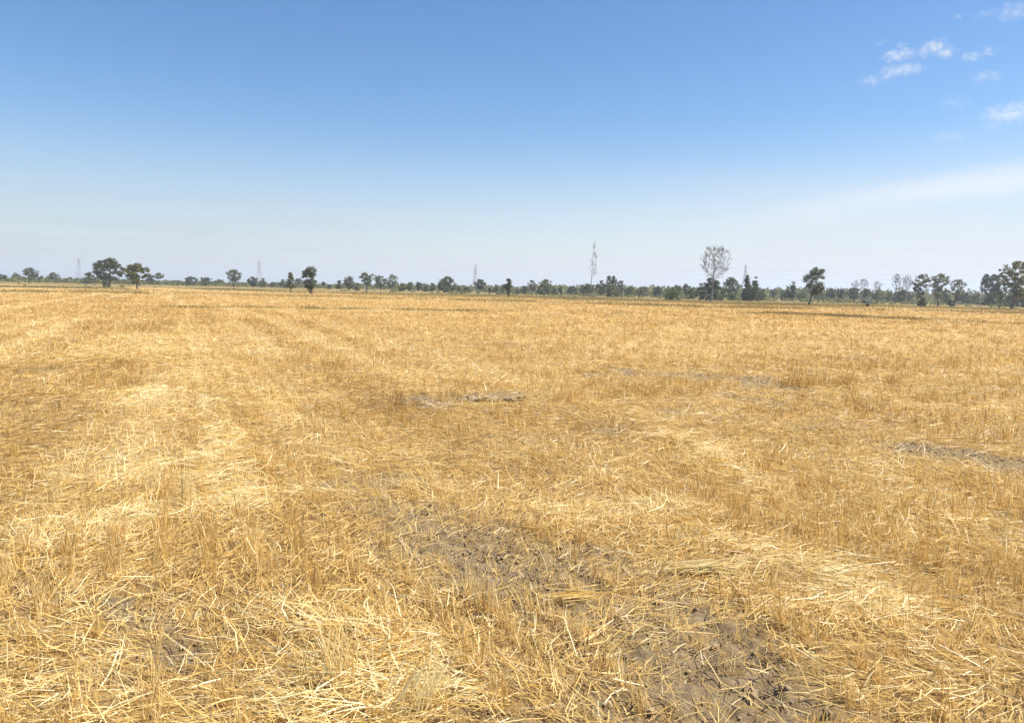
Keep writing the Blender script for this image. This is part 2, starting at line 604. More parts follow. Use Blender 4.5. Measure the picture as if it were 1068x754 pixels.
def build_crumbs():
    n = 140000
    x, y, r = sample_field(n, 1.2, 26, 6.0, 1.0, R(48))
    k = RNG.random(n) < bare_mask(x, y) * 0.9 + 0.015
    x, y, r = x[k], y[k], r[k]
    n = len(x)
    s = np.clip(RNG.lognormal(-4.85, 0.5, n), 0.004, 0.020)
    base = np.array([(1, 0, 0), (0, 1, 0), (-1, 0, 0), (0, -1, 0), (0, 0, 1), (0, 0, -1)], dtype=float)
    vv = base[None] * s[:, None, None] * RNG.uniform(0.55, 1.3, (n, 6, 1)) + RNG.normal(0, 0.2, (n, 6, 3)) * s[:, None, None]
    a = RNG.uniform(0, 6.28, n)
    ca, sa = np.cos(a)[:, None], np.sin(a)[:, None]
    X = vv[..., 0] * ca - vv[..., 1] * sa; Y = vv[..., 0] * sa + vv[..., 1] * ca
    V = np.stack([X + x[:, None], Y + y[:, None], vv[..., 2] * 0.7 + (height(x, y) + s * 0.3)[:, None]], -1).reshape(-1, 3)
    T = np.array([(0, 1, 4), (1, 2, 4), (2, 3, 4), (3, 0, 4), (1, 0, 5), (2, 1, 5), (3, 2, 5), (0, 3, 5)])
    F = ((np.arange(n) * 6)[:, None, None] + T[None]).reshape(-1, 3)
    o = mk('soil_crumbs', V, F, M_soil)
    tag(o, 'crumbled grey brown soil on the bare patches', 'soil', kind='stuff')


# --- the few tufts, bundles and clods the photograph lets one pick out
def straw_set(name, items, mat, flat=False):
    """items: list of (p, d, L, w, tone)"""
    n = len(items)
    p = np.array([i[0] for i in items], dtype=float); d = unit(np.array([i[1] for i in items], dtype=float))
    L = np.array([i[2] for i in items]); w = np.array([i[3] for i in items]); tone = np.array([i[4] for i in items])
    up = np.tile(np.array((0, 0.25, 1.0)), (n, 1))
    side = unit(np.cross(d, np.tile(np.array((0.15, 1.0, 0.2)), (n, 1)) + RNG.normal(0, 1.0, (n, 3))))
    if flat:
        side = unit(np.cross(d, up + RNG.normal(0, 0.25, (n, 3))))
    bend = RNG.normal(0, 0.03, (n, 3)) * L[:, None]
    bend[:, 2] = np.abs(bend[:, 2]) * .6
    V1, F1 = ribbons(p, d, L, w, side, bend)
    s2 = np.cross(d, side)
    V2, F2 = ribbons(p, d, L, w, s2, bend)
    return mk(name, np.concatenate([V1, V2]), np.concatenate([F1, F2 + len(V1)]), mat, None,
              {'tone': np.concatenate([np.repeat(tone, 6)] * 2)})


def tuft(name, px, py, n, hgt, lean, fan, spread, label, cat, mat, tone=0.7, wid=0.005):
    x, y = on_ground(px, py)
    r = math.hypot(x, y)
    it = []
    for k in range(n):
        bx, by = random.gauss(0, spread), random.gauss(0, spread * 0.5)
        z = float(height(np.array(x + bx), np.array(y + by))) - 0.004 - 0
        it.append(((bx, by, z), (lean[0] + random.gauss(0, fan), lean[1] + random.gauss(0, fan * .6), 1.0),
                   hgt * random.uniform(0.45, 1.1), wid * random.uniform(0.7, 1.3), min(1, max(0, random.gauss(tone, 0.15)))))
    o = straw_set(name, it, mat)
    o.location = (x, y, 0)
    tag(o, label, cat)
    return o


def bundle(name, px, py, n, length, az, thick, label, cat, tone=0.85, wid=0.006, rise=0.0):
    x, y = on_ground(px, py)
    it = []
    z0 = float(height(np.array(x), np.array(y))) + 0.02
    for k in range(n):
        a = az + random.gauss(0, 0.2)
        off = random.gauss(0, length * 0.14); lat = random.gauss(0, thick)
        L = length * random.uniform(0.5, 1.05)
        c = (off * math.cos(a) - lat * math.sin(a), off * math.sin(a) + lat * math.cos(a))
        d = (math.cos(a), math.sin(a), rise + random.gauss(0, 0.04))
        it.append(((c[0] - d[0] * L / 2, c[1] - d[1] * L / 2, z0 + random.uniform(-0.005, 0.04)), d, L,
                   wid * random.uniform(0.6, 1.3), min(1, max(0, random.gauss(tone, 0.12)))))
    o = straw_set(name, it, M_straw, True)
    o.location = (x, y, 0)
    tag(o, label, cat)
    return o


def build_singles():
    T, S = M_straw, M_stub
    tuft('straw_tuft', 425, 752, 60, 0.26, (0.5, 0.25), 0.36, 0.08, 'bright fan of long straw leaning right at the bottom edge', 'straw tuft', T, 0.95)
    tuft('straw_tuft', 352, 722, 40, 0.27, (0.02, 0.1), 0.24, 0.07, 'tall whitish straw stalks standing upright left of the bright fan', 'straw tuft', T, 0.92, 0.0045)
    bundle('straw_bundle', 738, 604, 60, 0.28, R(4), 0.012, 'flat white bundle of straw lying level beside a dark gap', 'straw bundle', 0.97)
    bundle('straw_bundle', 600, 632, 34, 0.27, R(3), 0.035, 'pale flat band of straw across the bare soil track', 'straw bundle', 0.85, 0.005)
    bundle('straw_bundle', 716, 465, 40, 0.22, R(-35), 0.03, 'small pale heap of straw slumped in the middle of the field', 'straw bundle', 0.93, 0.007, 0.15)
    bundle('straw_bundle', 412, 690, 60, 0.28, R(28), 0.09, 'loose golden straw swath behind the bright fan at the bottom', 'straw bundle', 0.7, 0.005)
    tuft('straw_tuft', 601, 533, 12, 0.20, (0.45, 0.2), 0.18, 0.03, 'few broken pale stalks leaning right beyond the bare track', 'straw tuft', T, 0.92)
    tuft('straw_tuft', 160, 514, 14, 0.27, (0.0, 0), 0.20, 0.04, 'thin v shaped tuft of white stalks on the left', 'straw tuft', T, 0.85)
    tuft('straw_tuft', 195, 533, 22, 0.33, (-0.03, 0), 0.10, 0.025, 'tallest narrow whitish tuft on the left of the field', 'straw tuft', T, 0.9)
    tuft('stubble_clump', 829, 405, 150, 0.24, (0, 0), 0.22, 0.18, 'broad brown uncut stubble clump beside the bare strip', 'stubble clump', S, 0.52, 0.005)
    tuft('stubble_clump', 884, 404, 130, 0.23, (0, 0), 0.20, 0.13, 'narrower brown stubble clump between two other clumps', 'stubble clump', S, 0.55, 0.005)
    tuft('stubble_clump', 930, 403, 80, 0.21, (0, 0), 0.26, 0.09, 'thin low brown stubble clump, rightmost of three', 'stubble clump', S, 0.58, 0.005)
    for nm, px, py, rad, sq, sd, lab in (
            ('soil_clod', 455, 423, 0.36, 0.15, 3, 'largest rounded grey soil hump among straw'),
            ('soil_clod', 494, 418, 0.30, 0.17, 5, 'dark grey soil clod between the hump and a flat one'),
            ('soil_clod', 524, 417, 0.32, 0.18, 8, 'dark crumbly soil clod with stalks standing before it'),
            ('soil_clod', 522, 429, 0.30, 0.12, 12, 'flat grey soil clod in front of the dark ones')):
        x, y = on_ground(px, py)
        v, f = lump(rad, sq, sd, 30, 48, 0.7)
        v[:, 2] += 0.04 * fbm(v[:, 0], v[:, 1], 15, sd, 4)
        o = smooth(mk(nm, v, f, M_soil, None, None, (x, y, float(height(np.array(x), np.array(y))) - 0.025)))
        tag(o, lab, 'soil clod')


# ------------------------------------------------------------------ bunds between the fields
def build_bund(name, pts, wid, hgt, seed):
    P = [Vector((a, b, 0)) for a, b in pts]
    V = []; prof = [(-1, 0), (-.6, .45), (-.25, .9), (.1, 1), (.5, .6), (1, 0)]
    S = []
    for a, b in zip(P[:-1], P[1:]):
        k = max(2, int((b - a).length / 0.6))
        S += [a.lerp(b, i / k) for i in range(k)]
    S.append(P[-1])
    for i, s in enumerate(S):
        d = (S[min(i + 1, len(S) - 1)] - S[max(0, i - 1)]).normalized()
        nrm = Vector((-d.y, d.x, 0))
        for u, h in prof:
            q = s + nrm * u * wid
            hh = h * hgt * (0.75 + 1.5 * float(fbm(np.array(q.x), np.array(q.y), 0.35, seed, 3)))
            V.append((q.x, q.y, max(hh, 0) - 0.06 + float(height(np.array(q.x), np.array(q.y)))))
    m = len(prof); F = []
    for i in range(len(S) - 1):
        for j in range(m - 1):
            F.append((i * m + j, i * m + j + 1, (i + 1) * m + j + 1, (i + 1) * m + j)[::-1])
    o = smooth(mk(name, np.array(V), np.array(F), M_bund))
    tag(o, kind='structure')


M_bund = plain_mat('bund_earth', (0.46, 0.31, 0.12), 0.95, 0.4, 1.3)


def grass_along(name, pts, n, wid, h0, h1, mat, seed, label, thr=-0.1, wpx=0.03):
    P = np.array(pts)
    seg = np.hypot(*(P[1:] - P[:-1]).T)
    cum = np.concatenate([[0], np.cumsum(seg)])
    t = RNG.random(n) * cum[-1]
    x = np.interp(t, cum, P[:, 0]) + RNG.normal(0, wid * .3, n)
    y = np.interp(t, cum, P[:, 1]) + RNG.normal(0, wid, n)
    nn = fbm(x, y, 0.09, seed, 3) + 0.5 * fbm(x, y, 0.5, seed + 5, 2)
    k = nn > thr + RNG.normal(0, 0.15, n)
    if wid > 20:
        k &= y > 84
    x, y, nn = x[k], y[k], nn[k]
    n = len(x)
    L = RNG.uniform(h0, h1, n) * (0.75 + 0.5 * np.clip(nn, 0, 1))
    d = unit(np.concatenate([RNG.normal(0, 0.3, (n, 2)), np.ones((n, 1))], 1))
    a = RNG.uniform(0, math.pi, n)
    side = unit(np.cross(d, np.stack([np.cos(a), np.sin(a), np.zeros(n)], 1)))
    bend = np.concatenate([RNG.normal(0, 0.08, (n, 2)) * L[:, None], np.zeros((n, 1))], 1)
    p = np.stack([x, y, height(x, y) + 0.02], 1)
    V, F = ribbons(p, d, L, RNG.uniform(0.5, 1.2, n) * wpx, side, bend)
    tone = np.clip(0.5 + 0.3 * fbm(x, y, 0.3, seed + 9, 2) + RNG.normal(0, 0.18, n), 0, 1)
    o = mk(name, V, F, mat, None, {'tone': np.repeat(tone, 6)})
    tag(o, label, 'grass', kind='stuff')


def build_bunds():
    grass_along('waste_grass', G((-40, 300), (150, 303.2), (300, 306.5), (500, 309.5), (700, 315), (900, 319.5), (1090, 324)), 70000, 26, 0.07, 0.22, M_grass, 380,
                'patches of olive and straw coloured grass on the far plots', 0.16, 0.07)
    build_bund('field_bund', BUND_A, 0.55, 0.11, 200)
    build_bund('field_bund', BUND_B, 0.8, 0.14, 210)
    grass_along('bund_grass', BUND_A, 26000, 0.33, 0.08, 0.24, M_grass, 300, 'dry olive grass along the nearer field bund', 0.24, 0.022)
    grass_along('bund_grass', BUND_B, 24000, 0.9, 0.10, 0.34, M_grass, 320, 'dry olive grass along the farther field bund', 0.12, 0.035)
    grass_along('green_weeds', G((0, 299.3), (25, 299.3), (50, 300), (85, 300.5), (160, 301.5), (230, 302.5), (295, 304)), 16000, 5, 0.10, 0.28, M_green, 340,
                'greenish weeds on the waste strip below the left trees', 0.02, 0.07)
    grass_along('green_weeds', G((300, 304.5), (420, 307.5), (520, 309), (600, 311.5), (700, 315), (800, 317.5), (920, 319.5), (1068, 323.5)), 42000, 6, 0.08, 0.26, M_grass, 360,
                'dry olive weeds on the waste strip below the right trees', -0.25, 0.06)


# ------------------------------------------------------------------ trees
LEAF = {}
for key, c in {'dark': (.088, .105, .042), 'mid': (.122, .145, .052), 'olive': (.160, .165, .058),
               'pale': (.175, .175, .085), 'grey': (.145, .140, .085), 'light': (.160, .195, .060)}.items():
    LEAF[key] = leafy_mat('foliage_' + key, ((0.0, tuple(v * 0.6 for v in c)), (0.5, c), (1.0, tuple(v * 1.55 for v in c))),
                          rough=0.6, trans=0.38, spec=0.25)
M_bark = plain_mat('bark', (0.105, 0.085, 0.065), 0.9, 0.35, 4)
M_barkpale = plain_mat('pale_bark', (0.17, 0.15, 0.135), 0.9, 0.3, 4)


def prof(shape, t):
    if shape == 'bush':
        return math.sqrt(max(0, 1 - t * t)) * (0.82 + 0.18 * min(1, t * 5))
    if shape == 'cone':
        return min(1, t * 5 + .55) * (1 - t) ** 0.8
    if shape == 'umbrella':
        return (0.55 + 0.45 * min(1, t / .4)) * math.sqrt(max(0, 1 - max(0, (t - .35) / .65) ** 2))
    if shape in ('vase', 'sparse'):
        return (0.28 + 0.72 * min(1, t / .65) ** .8) * math.sqrt(max(0, 1 - max(0, (t - .6) / .4) ** 2))
    if shape == 'spire':
        return (1 - t) ** 0.85 * min(1, .45 + t * 3) * (1 if t < .5 else .8)
    return math.sqrt(max(0, 1 - (2 * t - 1) ** 2)) * (1.0 if t > .5 else 0.93)     # round, column, egg


CB = {'bush': 0.0, 'cone': 0.08, 'umbrella': 0.36, 'vase': 0.30, 'sparse': 0.22, 'round': 0.16, 'column': 0.22,
      'egg': 0.30, 'spire': 0.26}


def branches(mb, nodes, tips, rmin, rscale, sides=4):
    ends = []
    for tp in tips:
        tp = np.asarray(tp)
        best, bi = 1e9, 0
        for i, (q, rr) in enumerate(nodes):
            dv = tp - q
            dist = float(np.linalg.norm(dv))
            pen = dist + max(0, (0.35 * dist - dv[2])) * 2.5
            if pen < best:
                best, bi = pen, i
        q, rr = nodes[bi]
        ln = float(np.linalg.norm(tp - q))
        r0 = max(rmin, min(rr * 0.75, ln * rscale))
        r1 = max(rmin * .6, r0 * 0.35)
        mid1 = q + (tp - q) * 0.35 + np.array((random.gauss(0, .05), random.gauss(0, .05), -0.05)) * ln
        mid2 = q + (tp - q) * 0.7 + np.array((random.gauss(0, .05), random.gauss(0, .05), -0.03)) * ln
        mb.tube([q, mid1, mid2, tp], [r0, r0 * .8 + r1 * .2, r0 * .45 + r1 * .55, r1], sides)
        nodes += [(mid1, r0 * .8), (mid2, r0 * .55), (tp, r1)]
        ends.append(tp)
    return ends


def crown_point(shape, w, z0, z1, bias=0.6):
    for _ in range(50):
        t = random.random()
        pr = prof(shape, t)
        if random.random() < pr + .12:
            break
    rr = pr * w / 2 * (random.random() ** bias)
    a = random.random() * 2 * math.pi
    return np.array((rr * math.cos(a), rr * math.sin(a), z0 + t * (z1 - z0)))


def make_tree(px0, px1, ytop, ybase, shape, col, dens, label, tx=None, Y=None, cb=None, bare=False, name=None, cat=None,
              group=None, thick=1.0, stems=1, bark=None, leafk=1.0):
    pc = (px0 + px1) / 2
    tx = pc if tx is None else tx
    if Y is None:
        gx, gy = on_ground(tx, ybase)
        v = ray(tx, ybase)
        Y = gy if (v.z < 0 and gy < 300) else 300 + (hash(label) % 7) * 0
    bx, by, _ = at_dist(tx, ybase, Y)
    _, _, ztop = at_dist(pc, ytop, Y)
    cx = at_dist(pc, ybase, Y)[0] - bx
    w = abs(at_dist(px1, ybase, Y)[0] - at_dist(px0, ybase, Y)[0])
    h = max(ztop, 0.7)
    bush = shape == 'bush'
    cb = CB[shape] if cb is None else cb
    root = empty(name or ('bush' if bush else 'bare_tree' if bare else 'tree'), (bx, by, 0))
    tag(root, label, cat or ('bush' if bush else 'tree'), group or ('bushes along the field edge' if bush else 'trees along the field edge'))
    z0, z1 = cb * h, h
    st = MB()
    nodes = []
    rt = (0.020 * h + 0.012 * w) * thick
    if bush:
        rt *= 0.5
    for s in range(stems):
        r_st = rt * (0.45 if shape == 'spire' and s > 0 else 1)
        ox = 0 if stems == 1 else (s - (stems - 1) / 2) * w * 0.16
        top = (0.55 if not bare else 0.93 if shape == 'spire' else 0.62) * h if shape not in ('umbrella', 'vase', 'sparse') else (cb + 0.22) * h
        if bare and s > 0:
            top *= 0.72
        pts = []
        kk = 6
        for i in range(kk + 1):
            t = i / kk
            if shape == 'spire' and s > 0:
                pts.append(np.array((0.85 * min(1, t * 1.6) + random.gauss(0, .02), 0.2 * t, (0.26 + 0.5 * t) * h)))
                continue
            pts.append(np.array(((0 if shape == 'spire' else ox) * (0.4 + t) + cx * t * (0.9 if shape != 'egg' else 1) + random.gauss(0, .012) * h * (t > 0) * ((0.1 if shape == 'spire' else 0.35) if bare else 1),
                                 random.gauss(0, .012) * h * (t > 0), -0.08 + t * (top + .08))))
        rads = [r_st * (1.25 if i == 0 else 1 - 0.75 * (i / kk)) for i in range(kk + 1)]
        st.tube(pts, rads, 7)
        for i in range(2 if not bush else 0, kk + 1):
            if pts[i][2] > z0 * .75 or i >= kk - 1:
                nodes.append((pts[i], rads[i]))
        for a_, b_, ra in zip(pts[2:-1], pts[3:], rads[3:]):
            if a_[2] > z0 * .8:
                nodes.append(((a_ + b_) / 2, ra))
    C = np.array((cx, 0, 0))
    if bare:
        st.build('trunk', bark or M_barkpale, root)
        br = MB()
        nprim = 15 if shape == 'egg' else 8
        tips = [C + crown_point(shape, w * .8, z0 + (z1 - z0) * .45, z1 * .97, .35) for _ in range(nprim)]
        tips += [C + crown_point(shape, w, z0 + (z1 - z0) * .12, z1, .42) for _ in range(int((120 if shape == 'spire' else 330) * dens))]
        ends = branches(br, nodes, tips, 0.010 if shape == 'spire' else 0.016, 0.017, 4)
        mid = C + np.array((0, 0, z0 + (z1 - z0) * .35))
        src = [q for q, rr in nodes if q[2] > z0 * 1.02]
        for _ in range(int((2200 if shape == 'spire' else 4200) * dens)):
            q = random.choice(src)
            o = q - mid
            o = o / (np.linalg.norm(o) + 1e-6)
            dv = o * .8 + np.array((random.gauss(0, .45), random.gauss(0, .45), .45 + random.gauss(0, .3)))
            if shape == 'spire':
                dv = np.array((random.gauss(0, .55), random.gauss(0, .55), 1.0))
            dv /= np.linalg.norm(dv)
            ln = random.uniform(.03, .11) * h * (.7 if shape == 'spire' else .55)
            p1 = q + dv * ln * .55
            p2 = q + dv * ln + np.array((random.gauss(0, .12), random.gauss(0, .12), .08)) * ln
            br.tube([q, p1, p2], [0.007, 0.006, 0.004] if shape == 'spire' else [0.010, 0.008, 0.005], 3)
        br.build('branches', bark or M_barkpale, root)
        return root
    # leaf clumps
    vol = w * (z1 - z0)
    leaf = (0.085 + 0.00075 * Y) * leafk
    M = int(max(22, min(160, 20 + vol * 3.2)))
    if shape == 'sparse':
        M = int(M * 1.3)
    tips = [C + crown_point(shape, w * 0.93, z0 + 0.03 * h, z1 - 0.02 * h, .58) for _ in range(M)]
    branches(st, list(nodes), [t for t in tips[:(30 if shape in ('sparse', 'vase') else 14)]], 0.03 if not bush else .015, 0.028, 4)
    st.build('trunk' if not bush else 'stem', bark or M_bark, root)
    rc = math.sqrt(vol / M) * (0.80 if shape in ('sparse', 'vase') else 1.0)
    nl = int(min(13000, max(600, dens * vol / leaf ** 2 * 13)))
    ci = RNG.integers(0, M, nl)
    tc = np.array(tips)[ci]
    cs = RNG.uniform(0.65, 1.25, M)[ci]
    off = unit(RNG.normal(0, 1, (nl, 3))) * (RNG.random(nl) ** 0.45 * rc * cs)[:, None]
    off[:, 2] *= 0.72
    p = tc + off
    keep = p[:, 2] > (0.02 if bush else z0 * 0.6)
    p = p[keep]; ci = ci[keep]
    nl = len(p)
    nrm = unit(RNG.normal(0, 1, (nl, 3)) + np.array((0, 0, .5)))
    a = unit(np.cross(nrm, RNG.normal(0, 1, (nl, 3))))
    b = np.cross(nrm, a)
    sz = leaf * RNG.uniform(0.55, 1.2, nl)
    V = np.stack([p - a * sz[:, None] * .6, p + b * sz[:, None] * .32, p + a * sz[:, None] * .6, p - b * sz[:, None] * .32], 1).reshape(-1, 3)
    F = np.arange(nl * 4).reshape(-1, 4)
    ct = RNG.normal(0, 0.16, M)[ci]
    tone = np.clip(0.5 + ct + RNG.normal(0, 0.16, nl), 0, 1)
    mk('crown' if not bush else 'foliage', V, F, LEAF[col], root, {'tone': np.repeat(tone, 4)})
    return root


